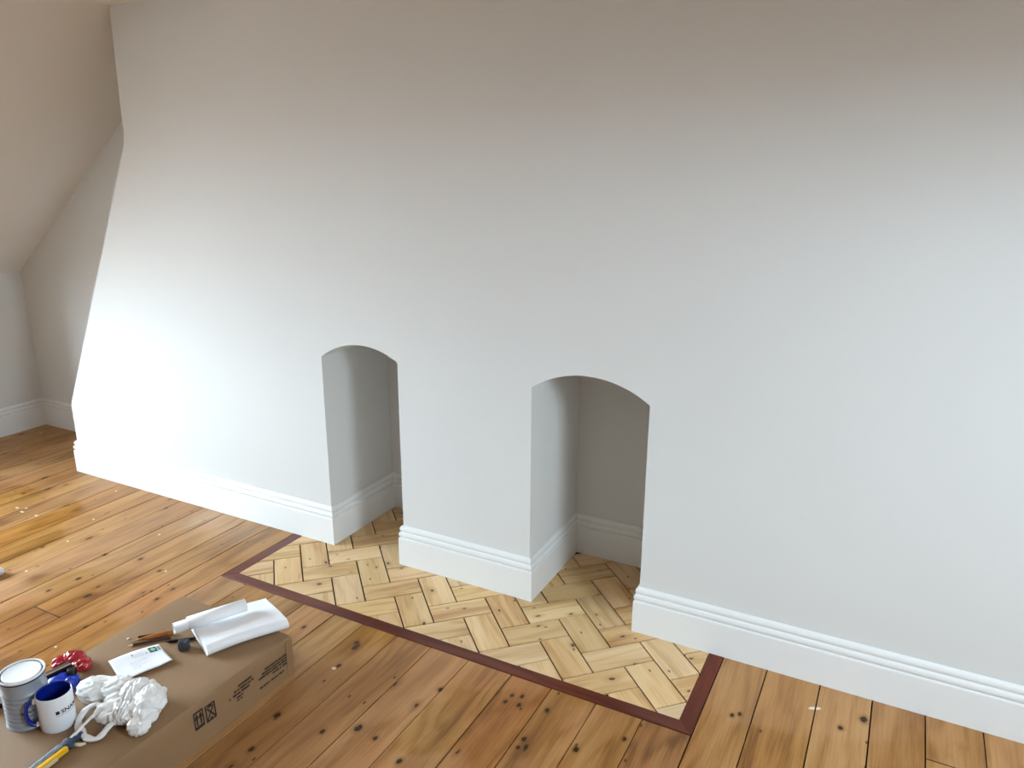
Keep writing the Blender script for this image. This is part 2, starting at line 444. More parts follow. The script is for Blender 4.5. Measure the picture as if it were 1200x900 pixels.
def window(name, x, W, label):
    w = empty(name, (x, (W['y0'] + W['y1']) / 2, W['z0']))
    tag(w, label, 'window', kind='structure')
    hw = (W['y1'] - W['y0']) / 2; h = W['z1'] - W['z0']
    bm = bmesh.new()
    for lo, hi in (((-.03, -hw, 0), (.03, hw, .05)), ((-.03, -hw, h - .05), (.03, hw, h)), ((-.03, -hw, .05), (.03, -hw + .05, h - .05)), ((-.03, hw - .05, .05), (.03, hw, h - .05))):
        bm_box(bm, lo, hi)
    from_bm('window_frame', bm, M_TRIM, w)
    bm = bmesh.new()
    bm_box(bm, (-.02, -.02, .05), (.02, .02, h - .05))
    from_bm('mullion', bm, M_TRIM, w)
window('window_1', wlx, WL, 'dormer window lighting the room from the left')
w2 = empty('window_2', rs_pt((t0 + t1) / 2, (wy0 + wy1) / 2))
w2.rotation_euler = (0, math.atan2(.803, .596), 0)
tag(w2, 'roof window in the slope lighting the room from the right', 'window', kind='structure')
hl, hw = 1.426 * (t1 - t0) / 2, (wy1 - wy0) / 2
bm = bmesh.new()
for lo_, hi_ in (((-hl, -hw, -.03), (-hl + .05, hw, .05)), ((hl - .05, -hw, -.03), (hl, hw, .05)), ((-hl + .05, -hw, -.03), (hl - .05, -hw + .05, .05)), ((-hl + .05, hw - .05, -.03), (hl - .05, hw, .05))):
    bm_box(bm, lo_, hi_)
from_bm('window_frame', bm, M_TRIM, w2)

# ------------------------------------------------------------------ skirting boards (torus profile, mitred)
PROF = [(.0150, 0), (.0150, .1065), (.0146, .1085), (.0136, .1100), (.0098, .1106), (.0092, .1122), (.0094, .1136), (.0118, .1152), (.0134, .1178), (.0141, .1212), (.0141, .1248),
        (.0134, .1284), (.0118, .1312), (.0092, .1330), (.0074, .1338), (.0068, .1354), (.0072, .1370), (.0090, .1384), (.0102, .1410), (.0106, .1445), (.0101, .1485), (.0085, .1525), (.0055, .1560), (.0015, .1580), (0, .1580)]
path = [(XL, DY1 - 2.0), (XL, REC), (wx['a'], REC), (wx['a'], T), (wx['b'], T), (wx['b'], DEP), (wx['c'], DEP), (wx['c'], T), (wx['d'], T), (wx['d'], DEP), (wx['e'], DEP), (wx['e'], T), (XR, T)]
names = ['baseboard_left', 'baseboard_recess', 'baseboard_chimney_side', 'baseboard_back', 'baseboard_alcove_side', 'baseboard_alcove_back', 'baseboard_alcove_right', 'baseboard_pier', 'baseboard_alcove_side', 'baseboard_alcove_back', 'baseboard_alcove_right', 'baseboard_right']
labs = ['white moulded skirting along the low knee wall at far left', 'white skirting in shade along the back of the far left recess', 'white skirting returning along the side of the chimney breast',
        'brightly lit white skirting left of the smaller arched alcove', 'white skirting inside the smaller arched alcove, left cheek', 'white skirting across the back of the smaller arched alcove', 'white skirting inside the smaller arched alcove, right cheek',
        'short white skirting on the pier between the two arched alcoves', 'white skirting inside the larger arched alcove, left cheek', 'white skirting across the back of the larger arched alcove', 'white skirting inside the larger arched alcove, right cheek', 'long white skirting right of the larger arched alcove']
nrm = []
for i in range(len(path) - 1):
    d = Vector((path[i + 1][0] - path[i][0], path[i + 1][1] - path[i][1])).normalized()
    nrm.append(Vector((d.y, -d.x)))
for i in range(len(path) - 1):
    ends = []
    for k, idx in ((0, i), (1, i + 1)):
        n1 = nrm[max(idx - 1, 0)]; n2 = nrm[min(idx, len(nrm) - 1)]
        mvec = (n1 + n2) / (1 + n1.dot(n2))
        ends.append((Vector(path[idx]), mvec))
    verts = []
    for P, mv in ends:
        for dd, z in PROF:
            q = P + mv * dd
            verts.append((q.x, q.y, z))
        verts.append((P.x, P.y, 0))
    n = len(PROF) + 1
    faces = [(k, k + 1, n + k + 1, n + k) for k in range(n - 1)]
    o = link(names[i], mesh(names[i], verts, faces), M_TRIM)
    for pl in o.data.polygons: pl.use_smooth = False
    tag(o, labs[i], 'skirting board', kind='structure')

# ------------------------------------------------------------------ floor: subfloor, boards, hearth inlay
bm = bmesh.new()
bm_box(bm, (XL - .4, YN, -.05), (XR + .1, DEP + .06, -.018))
floor = from_bm('floor', bm, M_SUB)
tag(floor, 'old pine floorboards with knots, stains and paint drops round a parquet hearth', 'floor', kind='structure')

def plank(name, poly, z0, z1, mat, parent, cham=.0016, axis=None, origin=None):
    """a board from a convex ground polygon (ccw), chamfered along its top edge; local Y runs along the grain"""
    c = Vector(origin) if origin else Vector((sum(p[0] for p in poly) / len(poly), sum(p[1] for p in poly) / len(poly)))
    ang = axis or 0.0
    ca, sa = math.cos(-ang), math.sin(-ang)
    loc = [Vector(((p[0] - c.x) * ca - (p[1] - c.y) * sa, (p[0] - c.x) * sa + (p[1] - c.y) * ca)) for p in poly]
    n = len(loc)
    ins = []
    for i in range(n):
        a = loc[i - 1]; b_ = loc[i]; d = loc[(i + 1) % n]
        e1 = (b_ - a).normalized(); e2 = (d - b_).normalized()
        n1 = Vector((-e1.y, e1.x)); n2 = Vector((-e2.y, e2.x))
        ins.append(b_ + (n1 + n2) / max(0.35, 1 + n1.dot(n2)) * cham)
    verts = [(v.x, v.y, z0) for v in loc] + [(v.x, v.y, z1 - cham * .8) for v in loc] + [(v.x, v.y, z1) for v in ins]
    faces = [tuple(2 * n + k for k in range(n))]
    for k in range(n):
        k2 = (k + 1) % n
        faces.append((k, k2, n + k2, n + k)); faces.append((n + k, n + k2, 2 * n + k2, 2 * n + k))
    o = link(name, mesh(name, verts, faces), mat, parent)
    o.location = (c.x, c.y, 0); o.rotation_euler = (0, 0, ang)
    return o

seams = [-2.34, -2.22, -2.086, -1.952, -1.816, -1.677, -1.529, -1.397, -1.278, -1.140, -1.004, -.871, -.740, -.591, -.466, -.329, -.200, XBL, .060, .195, .329, .462, .584, .719, .850, .986, 1.133, 1.263, 1.400, 1.535, XBR, 1.798, 1.946, 2.084, 2.216, 2.353, 2.486, 2.62, 2.755, 2.885, 3.02, 3.155, 3.29, 3.425, 3.56, 3.655, 3.75]
joints = {-.466: [-.819], 2.216: [-.178], -.004: [], -1.277: [-1.6], .195: [-1.45], -1.816: [-.9], .986: [-1.35], 2.62: [-1.1], -.871: [-1.3]}
rb = random.Random(3)
bm_dirt = bmesh.new()              # dirt packed into the butt joints
for i in range(len(seams) - 1):
    x0, x1 = seams[i], seams[i + 1]
    g0 = rb.uniform(.0012, .0026); g1 = rb.uniform(.0010, .0018)
    if x0 >= XBL - .001 and x1 <= XBR + .001: ytop = HY - .0015
    elif x1 < wx['a'] + .02: ytop = REC
    elif x0 < wx['a']: ytop = REC
    else: ytop = T - .002
    for jy in joints.get(round(x0, 3), []):
        bm_box(bm_dirt, (x0 + g0, jy - .0018, -.018), (x1 - g1, jy + .0018, -.0001))
    cuts = [YN] + sorted(joints.get(round(x0, 3), [])) + [ytop]
    for a, b_ in zip(cuts[:-1], cuts[1:]):
        dz = rb.uniform(-.0006, .0003)
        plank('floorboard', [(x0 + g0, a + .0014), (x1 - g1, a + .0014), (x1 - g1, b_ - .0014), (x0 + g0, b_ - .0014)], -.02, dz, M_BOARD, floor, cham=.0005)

o = from_bm('joint_dirt', bm_dirt, M_SUB, floor); o['kind'] = 'stuff'

bm = bmesh.new()
bm_box(bm, (XBL, HY, -.02), (XBR, DEP + .02, -.006))
hearth = from_bm('hearth_inlay', bm, plain('joint_dark', (46, 14, 10), rough=0.8), floor)
hearth['label'] = 'parquet hearth inlay of pale herringbone blocks framed in dark red wood'

def clip(poly, lo, hi):
    for ax, val, keep in ((0, lo[0], 1), (0, hi[0], -1), (1, lo[1], 1), (1, hi[1], -1)):
        out = []
        for i in range(len(poly)):
            a, b_ = poly[i - 1], poly[i]
            da = (a[ax] - val) * keep; db = (b_[ax] - val) * keep
            if (da >= 0) != (db >= 0):
                t = da / (da - db)
                out.append((a[0] + (b_[0] - a[0]) * t, a[1] + (b_[1] - a[1]) * t))
            if db >= 0: out.append(b_)
        poly = out
        if len(poly) < 3: return []
    return poly
def area(p):
    return 0.5 * sum(p[i - 1][0] * p[i][1] - p[i][0] * p[i - 1][1] for i in range(len(p)))

lo = (XBL + BW + .001, HY + BW + .001); hi = (XBR - BW - .001, DEP)
vis = [((lo[0], lo[1]), (hi[0], .005)), ((XB, 0), (XC, DEP - T)), ((XD, 0), (XE, DEP - T))]
STEP = 0.1414
U0, V0, VS = -0.30, 0.52, 0.980
JG = .0025
rp = random.Random(11)
for i in range(-8, 20):
    for j in range(-8, 24):
        d = i - j
        if d % 2: continue
        k = d // 2
        if (i + k) % 2 == 0: u0, u1, v0, v1, along_b = i, i + 1, j, j + 2, True
        else: u0, u1, v0, v1, along_b = i, i + 2, j, j + 1, False
        u0, u1 = U0 + u0 + JG / .1, U0 + u1 - JG / .1
        v0, v1 = V0 + v0 * VS + JG / .1, V0 + v1 * VS - JG / .1
        P = lambda u, v: ((u + v) * STEP / 2, (u - v) * STEP / 2)
        poly = [P(u0, v0), P(u0, v1), P(u1, v1), P(u1, v0)]
        if area(poly) < 0: poly.reverse()
        if sum(max(0, area(clip(poly, a, b_))) if clip(poly, a, b_) else 0 for a, b_ in vis) < 2e-4: continue
        cp = clip(poly, lo, hi)
        if len(cp) < 3: continue
        c = ((poly[0][0] + poly[2][0]) / 2, (poly[0][1] + poly[2][1]) / 2)
        ang = -PI / 4 * 1 if not along_b else -PI * 3 / 4
        plank('parquet_block', cp, -.012, rp.uniform(-.0004, .0002), M_PARQ, hearth, cham=.0006, axis=ang, origin=c)

for poly, ang in (([(XBL, HY), (XBR, HY), (XBR - BW, HY + BW), (XBL + BW, HY + BW)], PI / 2),
                  ([(XBL, HY), (XBL + BW, HY + BW), (XBL + BW, T - .003), (XBL, T - .003)], 0.0),
                  ([(XBR, HY), (XBR, T - .003), (XBR - BW, T - .003), (XBR - BW, HY + BW)], 0.0)):
    plank('border_strip', poly, -.012, .0006, M_BORDER, hearth, cham=.0012, axis=ang)

# ------------------------------------------------------------------ cardboard box
BZ = 0.126
BX0, BX1, BY0, BY1 = 0.100, 0.560, -2.05, -0.670
def cardboard():
    m, nt, b = new_mat('brown_cardboard'); g = NT(nt)
    tc = g.n('ShaderNodeTexCoord'); p = tc.outputs['Object']
    a = g.noise(g.vmul(p, (3.0, 3.0, 3.0)), 1.0, 4)
    c = g.mix(a, lin((130, 100, 68)), lin((146, 114, 80)))
    fl = g.noise(g.vmul(p, (300.0, 12.0, 300.0)), 1.0, 3)
    c = g.mix(g.math('MULTIPLY', g.step(fl, 0.4, 0.8), 0.12), c, lin((104, 76, 46)))
    g.l(c, b.inputs['Base Color'])
    b.inputs['Roughness'].default_value = 0.62
    bp = g.n('ShaderNodeBump'); bp.inputs['Strength'].default_value = 0.12; bp.inputs['Distance'].default_value = 0.004
    g.l(g.math('ADD', g.noise(p, 4.0, 3), g.math('MULTIPLY', fl, 0.1)), bp.inputs['Height']); g.l(bp.outputs[0], b.inputs['Normal'])
    return m
M_CARD = cardboard()
M_INK = plain('black_print', (34, 24, 20), rough=0.7)
box = empty('cardboard_box', ((BX0 + BX1) / 2, (BY0 + BY1) / 2, 0))
tag(box, 'long low brown cardboard box lying on the floorboards under the painting things', 'box')
bm = bmesh.new()
hx, hy = (BX1 - BX0) / 2, (BY1 - BY0) / 2
NY, NX = 40, 14
# outer skin as a grid so that the lid can sag and the edges can wander a little
def lid(x, y):
    e = min(1.0, (hx - abs(x)) / .06)
    return BZ + .002 * math.sin(y * 5.1 + .7) * e - .0025 * (1 - e) ** 2
rows = []
for iy in range(NY + 1):
    y = -hy + 2 * hy * iy / NY
    bow = -.010 * math.sin(PI * (iy / NY)) + .003 * math.sin(y * 9)
    prof = [(hx, 0.001), (hx + bow * .4, .045), (hx + bow * .8, .09), (hx + bow, BZ - .008), (hx + bow - .0025, BZ - .0025)]
    row = [bm.verts.new((x, y, z)) for x, z in prof]
    for ix in range(NX + 1):
        x = (hx - .009 + bow) - (2 * hx - .018 + bow) * ix / NX
        row.append(bm.verts.new((x, y, lid(x, y))))
    row += [bm.verts.new((x, y, z)) for x, z in ((-hx + .0025, BZ - .0025), (-hx, BZ - .008), (-hx, .001))]
    rows.append(row)
for a, b_ in zip(rows[:-1], rows[1:]):
    for k in range(len(a) - 1):
        bm.faces.new((a[k], b_[k], b_[k + 1], a[k + 1]))
bm.faces.new(rows[0]); bm.faces.new(rows[-1])
body = from_bm('body', bm, M_CARD, box, smooth=True)
md = body.modifiers.new('split', 'EDGE_SPLIT'); md.split_angle = math.radians(50)
# glue lap at the far right corner of the long side
bm = bmesh.new()
bm_box(bm, (hx - .0005, hy - .026, .004), (hx + .0007, hy - .001, BZ - .010))
from_bm('side_flap', bm, M_CARD, box)

def side_quad(bm, y0, y1, z0, z1):
    """ink mark on the long right side, in box coordinates"""
    def X(y, z):
        iy = (y + hy) / (2 * hy)
        bow = -.010 * math.sin(PI * iy) + .003 * math.sin(y * 9)
        k = .4 * z / .045 if z < .045 else .4 + .4 * (z - .045) / .045 if z < .09 else .8 + .2 * (z - .09) / (BZ - .098)
        return hx + bow * k + .0010
    n = max(1, int((y1 - y0) / .008)); m = max(1, int((z1 - z0) / .02))
    for i in range(n):
        for j in range(m):
            ya, yb = y0 + (y1 - y0) * i / n, y0 + (y1 - y0) * (i + 1) / n
            za, zb = z0 + (z1 - z0) * j / m, z0 + (z1 - z0) * (j + 1) / m
            bm.faces.new([bm.verts.new((X(p, q), p, q)) for p, q in ((ya, za), (yb, za), (yb, zb), (ya, zb))])
yo = -(BY0 + BY1) / 2
rt = random.Random(5)
def print_lines(name, ya, yb, lines, label):
    bm = bmesh.new()
    for (z, s, e, hgt) in lines:
        y = ya + (yb - ya) * s
        end = ya + (yb - ya) * e
        while y < end:
            w = rt.uniform(.004, .014)
            hh = hgt * rt.uniform(.8, 1.0)
            x = y
            while x < min(y + w, end):
                cw = rt.uniform(.0022, .0040)
                side_quad(bm, x + yo, x + cw + yo, z, z + hh)
                x += cw + .0006
            y += w + .0032
    o = from_bm(name, bm, M_INK, box)
    o['label'] = label; o['kind'] = 'stuff'
print_lines('small_print', -.802, -.690, [(.076, .22, 1, .0064), (.067, .12, 1, .0064), (.058, .0, 1, .0064), (.048, .45, .98, .0064), (.030, 0, .32, .0062), (.030, .38, .60, .0062), (.030, .66, .80, .0062)], 'lines of small black print on the box side')
print_lines('small_print', -.912, -.822, [(.084, .45, 1, .0062), (.074, .28, 1, .0066), (.064, .06, .12, .005), (.064, .22, .85, .0066), (.054, .34, .60, .006), (.046, .34, .55, .005)], 'lines of small black print on the box side')
# two dark square handling symbols
def icon(name, y0, y1, z0, z1, kind):
    bm = bmesh.new()
    H = z1 - z0; W = y1 - y0; b_ = .0028
    sq = lambda a, b2, c, d: side_quad(bm, y0 + W * a + yo, y0 + W * b2 + yo, z0 + H * c, z0 + H * d)
    sq(0, 1, 0, .09); sq(0, 1, .91, 1); sq(0, .12, .09, .91); sq(.88, 1, .09, .91)
    if kind == 'arrows':
        sq(.08, .92, .06, .16)
        for c in (.30, .70):
            sq(c - .08, c + .08, .2, .62)
            sq(c - .18, c + .18, .56, .68); sq(c - .12, c + .12, .68, .78); sq(c - .05, c + .05, .78, .90)
    else:
        for k in range(9):
            t = .14 + .08 * k
            sq(t - .07, t + .07, t - .05, t + .05); sq(.93 - t, 1.07 - t, t - .05, t + .05)
        sq(.40, .60, .08, .2); sq(.30, .70, .80, .92)
    o = from_bm(name, bm, M_INK, box)
    o['label'] = 'black two-arrow this-way-up symbol' if kind == 'arrows' else 'black crossed handling symbol'
icon('handling_symbol', -1.018, -.988, .052, .102, 'arrows')
icon('handling_symbol', -.982, -.950, .050, .098, 'cross')

# ------------------------------------------------------------------ paint can
can = empty('paint_can', (.2375, -1.2335, BZ))
tag(can, 'small white-lidded paint tin with a ribbed grey body, behind the mug', 'paint tin')
R_, H_ = .0495, .136
prof = [(R_ - .002, 0), (R_ + .0012, .0015), (R_ + .0012, .004), (R_ - .001, .006)]
z = .012
while z < .098:
    prof += [(R_ - .0022, z), (R_ - .0004, z + .0035), (R_ - .0008, z + .006), (R_ - .0024, z + .0085)]
    z += .0125
prof += [(R_ - .0012, .114), (R_ - .0008, .126), (R_ - .0005, .130)]
M_TIN = plain('pale_tin', (158, 165, 176), rough=0.36, metal=0.3, vary=0.06, bscale=40)
b1 = link('body', lathe_mesh('body', prof, 64, close_bottom=True), M_TIN, can, smooth=True)
rim = link('rim', lathe_mesh('rim', [(R_ - .0005, .129), (R_ + .0012, .1310), (R_ + .0016, .1335), (R_ + .0010, .1355), (R_ - .0006, .1362), (R_ - .0022, .1352), (R_ - .0032, .133)], 64), plain('white_rim', (232, 234, 236), rough=0.3), can, smooth=True)
gv = link('lid_groove', lathe_mesh('lid_groove', [(R_ - .0030, .1334), (R_ - .0045, .1312), (R_ - .0075, .1314)], 64), plain('groove_dark', (70, 78, 88), rough=0.5), can, smooth=True)
gv['label'] = 'dark ring groove round the lid'
link('lid', lathe_mesh('lid', [(R_ - .0074, .1310), (R_ - .0080, .1345), (R_ - .0092, .1350), (R_ - .0110, .1340), (R_ - .0130, .1334), (.0001, .1334)], 64), plain('white_lid', (240, 243, 247), rough=0.4), can, smooth=True)
line = link('rim_edge_line', lathe_mesh('rim_edge_line', [(R_ - .0003, .1262), (R_ + .0012, .1275), (R_ + .0016, .1295), (R_ + .0010, .1312)], 64), plain('black_line', (24, 28, 36), rough=0.5), can, smooth=True)  # dark blue-black line along the outer edge of the rim
line['label'] = 'black line under the rim'

bm = bmesh.new()
for a0, a1, za, zb in ((-44, -37, .047, .0515), (-35, -28, .048, .0505), (-26, -20, .048, .0505)):
    bm.faces.new([bm.verts.new(((R_ + .0003) * math.cos(math.radians(a)), (R_ + .0003) * math.sin(math.radians(a)), z)) for a, z in ((a0, za), (a1, za), (a1, zb), (a0, zb))])
o = from_bm('label_mark', bm, M_INK, can); o['label'] = 'small dark printed mark'; o['kind'] = 'stuff'

# ------------------------------------------------------------------ mug
mug = empty('mug', (.3200, -1.2125, BZ))
tag(mug, 'white mug with blue inside and blue handle, standing on the cardboard box', 'mug')
RM, HM = .0392, .096
M_MUGW = plain('white_ceramic', (226, 228, 232), rough=0.16, coat=0.4)
M_MUGB = plain('blue_ceramic', (14, 34, 128), rough=0.14, coat=0.4)
link('body', lathe_mesh('body', [(RM - .006, 0), (RM - .0025, .001), (RM - .0006, .004), (RM, .010), (RM, HM - .002), (RM - .0006, HM - .0005), (RM - .0014, HM)], 64, close_bottom=True), M_MUGW, mug, smooth=True)
ins = link('inside', lathe_mesh('inside', [(RM - .0013, HM), (RM - .0030, HM - .0008), (RM - .0034, HM - .003), (RM - .0036, .010), (RM - .008, .006), (.0001, .0055)], 64), M_MUGB, mug, smooth=True)
ins['label'] = 'blue glazed inside'
ha = math.radians(236)
hd = Vector((math.cos(ha), math.sin(ha), 0))
hp = [hd * (RM - .002) + Vector((0, 0, .080)), hd * (RM + .009) + Vector((0, 0, .0800)), hd * (RM + .019) + Vector((0, 0, .072)), hd * (RM + .0235) + Vector((0, 0, .052)),
      hd * (RM + .021) + Vector((0, 0, .032)), hd * (RM + .011) + Vector((0, 0, .018)), hd * (RM - .001) + Vector((0, 0, .0165))]
hp = smooth_path(hp, 6)
side = Vector((-hd.y, hd.x, 0))
v_, f_ = sweep(hp, [(.0052, .0068)] * len(hp), 14, up=side)
h_ = link('handle', mesh('handle', v_, f_), M_MUGB, mug, smooth=True)
h_['label'] = 'blue glazed loop handle'
for z in (.080, .0168):
    v_, f_ = sweep([hd * (RM - .003) + Vector((0, 0, z)), hd * (RM + .004) + Vector((0, 0, z)), hd * (RM + .0065) + Vector((0, 0, z))], [(.0064, .0084), (.0062, .008), (.0055, .0072)], 14, up=side)
    o = link('handle_joint', mesh('handle_joint', v_, f_), M_MUGW, mug, smooth=True)
    o['label'] = 'white band where the handle joins'

def text_mesh(txt, size):
    cu = bpy.data.curves.new('lettering', 'FONT'); cu.body = txt; cu.size = size; cu.offset = size * .022; cu.resolution_u = 3
    o = bpy.data.objects.new('lettering', cu); COL.objects.link(o)
    dg = bpy.context.evaluated_depsgraph_get(); dg.update()
    me = bpy.data.meshes.new_from_object(o.evaluated_get(dg))
    bpy.data.objects.remove(o); bpy.data.curves.remove(cu)
    me.materials.clear()
    return me

def wrap_text(txt, size, a0, z0, stretch=1.0, bold=0.0):
    me = text_mesh(txt, size)
    bm = bmesh.new(); bm.from_mesh(me); bpy.data.meshes.remove(me)
    bmesh.ops.triangulate(bm, faces=bm.faces)
    bmesh.ops.subdivide_edges(bm, edges=[e for e in bm.edges if e.calc_length() > .003], cuts=2, use_grid_fill=False)
    for v in bm.verts:
        a = a0 + v.co.x * stretch / RM
        v.co = Vector(((RM + .0004) * math.cos(a), (RM + .0004) * math.sin(a), z0 + v.co.y))
    return bm
bm = wrap_text('SNAM', .0145, math.radians(-16), .0525, 1.15)
# the small solid square before the word
sv = []
for k in range(5):
    a = math.radians(-32 + 11.5 * k / 4)
    sv.append([bm.verts.new(((RM + .0004) * math.cos(a), (RM + .0004) * math.sin(a), z)) for z in (.0525, .0615)])
for a, b_ in zip(sv[:-1], sv[1:]): bm.faces.new((a[0], b_[0], b_[1], a[1]))
pr = from_bm('lettering', bm, M_INK, mug); pr['label'] = 'black printed word with a square mark'; pr['kind'] = 'stuff'
bm = bmesh.new()
for k in range(18):
    a0 = math.radians(-32 + 4.1 * k); a1 = a0 + math.radians(2.9)
    bm.faces.new([bm.verts.new(((RM + .0004) * math.cos(a), (RM + .0004) * math.sin(a), z)) for a, z in ((a0, .0475), (a1, .0475), (a1, .0488), (a0, .0488))])
pr = from_bm('small_print', bm, plain('grey_print', (120, 122, 128), rough=0.5), mug); pr['label'] = 'thin grey line of print'; pr['kind'] = 'stuff'

# ------------------------------------------------------------------ crumpled white carrier bag
def fused(name, lobes, voxel):
    """voxel-fuse ellipsoids (centre, radii, z-rotation) into one skin; returns a mesh"""
    bm = bmesh.new()
    for c, r, rz in lobes:
        Mx = Matrix.Translation(c) @ Matrix.Rotation(rz, 4, 'Z') @ Matrix.Diagonal((r[0], r[1], r[2], 1))
        bmesh.ops.create_icosphere(bm, subdivisions=4, radius=1.0, matrix=Mx)
    me = bpy.data.meshes.new(name); bm.to_mesh(me); bm.free()
    o = bpy.data.objects.new(name, me); COL.objects.link(o)
    md = o.modifiers.new('fuse', 'REMESH'); md.mode = 'VOXEL'; md.voxel_size = voxel
    sm = o.modifiers.new('soft', 'SMOOTH'); sm.iterations = 14; sm.factor = .5
    dg = bpy.context.evaluated_depsgraph_get(); dg.update()
    out = bpy.data.meshes.new_from_object(o.evaluated_get(dg))
    bpy.data.objects.remove(o); bpy.data.meshes.remove(me)
    return out

def crumple(me, amp, freq, dirv, zmin, seed=0.0, alt=None, edge=(0, 1)):
    """sharp-edged creases: ridged noise, the coarse folds drawn out along dirv"""
    dirv = Vector(dirv).normalized()
    N = mnoise.noise
    S = Vector((seed, seed * 1.7, -seed))
    nrm = [v.normal.copy() for v in me.vertices]
    for v, n in zip(me.vertices, nrm):
        p = v.co.copy()
        dv = dirv
        if alt is not None:
            t = min(1, max(0, (p.x + p.y * .6 - edge[0]) / (edge[1] - edge[0])))
            dv = (dirv * (1 - t) + Vector(alt) * t).normalized()
        q = p - dv * p.dot(dv) * .80
        w = Vector((N(p * 38 + S), N(p * 38 + S * 2), N(p * 38 - S))) * .009
        big = 1 - 3.2 * abs(N((q + w) * freq + S))
        mid = 1 - 3.0 * abs(N((p + w) * freq * 1.35 - S))
        fine = 1 - 3.0 * abs(N((q + w * .5) * freq * 2.6 + S * 3))
        dent = N(p * freq * .42 + S * .5)
        v.co = p + n * amp * (.95 * big + .18 * mid + .55 * (1 - 3.0 * abs(N((q + w) * freq * 1.9 - S))) + .10 * fine + 1.1 * dent)
        if v.co.z < zmin: v.co.z = zmin + (v.co.z - zmin) * .02
    me.update()

def plastic(name, rgb, rough=.32, trans=.0, sss=0.0):
    m = plain(name, rgb, rough=rough, coat=.15)
    b = m.node_tree.nodes['Principled BSDF']
    if sss:
        b.inputs['Subsurface Weight'].default_value = sss
        b.inputs['Subsurface Radius'].default_value = (.01, .01, .01)
    return m
M_BAG = plastic('white_film', (232, 231, 229), .40)
bag = empty('carrier_bag', (.43, -1.11, BZ))
tag(bag, 'crumpled white plastic carrier bag with its handles loose, beside the mug', 'plastic bag')
V = Vector
base = V((.43, -1.11, 0))
lob = [(V((.322, -1.108, .156)), (.050, .034, .029), .50), (V((.368, -1.086, .158)), (.048, .034, .029), .45),
       (V((.436, -1.074, .161)), (.042, .044, .033), .2), (V((.484, -1.080, .160)), (.038, .044, .033), .5), (V((.404, -1.095, .150)), (.040, .040, .024), .3),
       (V((.502, -1.112, .149)), (.030, .034, .024), .6), (V((.452, -1.126, .148)), (.056, .036, .023), .35),
       (V((.416, -1.148, .148)), (.030, .026, .021), .3), (V((.518, -1.138, .143)), (.026, .024, .017), .4), (V((.462, -1.100, .150)), (.05, .05, .024), .0)]
me = fused('film', [(c - base, r, a) for c, r, a in lob], .0019)
crumple(me, .0034, 46.0, (.8, .6, .1), BZ + .0008, 2.3, (.55, -.75, .35), (-.02, .03))
for v in me.vertices: v.co.z -= BZ
me.update()
film = link('film', me, M_BAG, bag, smooth=True)
def strap(name, pts, w, t, seed):
    pts = smooth_path([V(p) - V((.43, -1.11, 0)) for p in pts], 9)
    rads = [(w * (1 + .35 * mnoise.noise(p * 60 + V((seed, 0, 0)))), t * (1 + .4 * mnoise.noise(p * 70 + V((0, seed, 0))))) for p in pts]
    v_, f_ = sweep(pts, rads, 12)
    me = mesh(name, v_, f_)
    for v in me.vertices:
        a = mnoise.noise(v.co * 130 + V((seed, 1, 2)))
        v.co += v.normal * a * .0016
        v.co.z = max(v.co.z, BZ + .0006) - BZ
    me.update()
    return link(name, me, M_BAG, bag, smooth=True)
strap('handle_loop', [(.395, -1.140, .150), (.368, -1.142, .150), (.354, -1.160, .146), (.363, -1.187, .140), (.383, -1.205, .134), (.398, -1.212, .133)], .0085, .0045, 1.1)
strap('handle_loop', [(.392, -1.204, .133), (.425, -1.216, .134), (.452, -1.213, .135), (.460, -1.198, .137), (.455, -1.176, .142), (.452, -1.150, .148)], .0085, .0042, 4.2)
strap('twisted_strand', [(.408, -1.152, .156), (.398, -1.176, .151), (.401, -1.200, .147), (.406, -1.222, .143), (.410, -1.240, .141)], .0042, .0036, 7.7)

# ------------------------------------------------------------------ things behind the mug
red = empty('red_packet', (.142, -1.060, BZ))
tag(red, 'crumpled shiny red plastic packet lying behind the black tool', 'packet')
rb_ = V((.148, -1.072, 0))
me = fused('film', [(V((.118, -1.084, .139)) - rb_, (.020, .016, .012), .6), (V((.140, -1.058, .146)) - rb_, (.026, .020, .020), .4), (V((.176, -1.062, .142)) - rb_, (.026, .018, .015), .1)], .0026)
crumple(me, .0040, 62.0, (.6, .8, 0), BZ + .0008, 5.1)
for v in me.vertices: v.co.z -= BZ
link('film', me, plastic('red_film', (176, 34, 44), .22), red, smooth=True)

blk = empty('black_tool', (.172, -1.100, BZ))
tag(blk, 'black handled hand tool with brown edges, propped between red packet and blue bundle', 'tool')
ang = math.atan2(-1.075 + 1.138, .158 - .152)
bm = bmesh.new()
for p0, p1, w, t in ((V((-.014, -.045, .022)), V((.012, .020, .036)), .012, .008),):
    pass
def bar(name, p0, p1, w, t, mat, parent, taper=1.0, bev=.002):
    d = (p1 - p0); L = d.length; d.normalize()
    s = d.cross(V((0, 0, 1))).normalized(); u = s.cross(d).normalized()
    bm = bmesh.new()
    vs_ = []
    for k, P in ((1.0, p0), (taper, p1)):
        vs_.append([bm.verts.new(P + s * a * w * k / 2 + u * c * t * k / 2) for a, c in ((-1, -1), (1, -1), (1, 1), (-1, 1))])
    bm.faces.new(vs_[0]); bm.faces.new(vs_[1][::-1])
    for k in range(4): bm.faces.new((vs_[0][k], vs_[1][k], vs_[1][(k + 1) % 4], vs_[0][(k + 1) % 4]))
    bmesh.ops.bevel(bm, geom=bm.edges[:], offset=min(bev, w / 3, t / 3), segments=2, profile=.6, affect='EDGES')
    return from_bm(name, bm, mat, parent, smooth=False)
M_BLACK = plain('black_plastic', (14, 12, 12), rough=0.5, spec=.3)
M_TAN = plain('tan_wood', (170, 128, 92), rough=0.55, vary=.15)
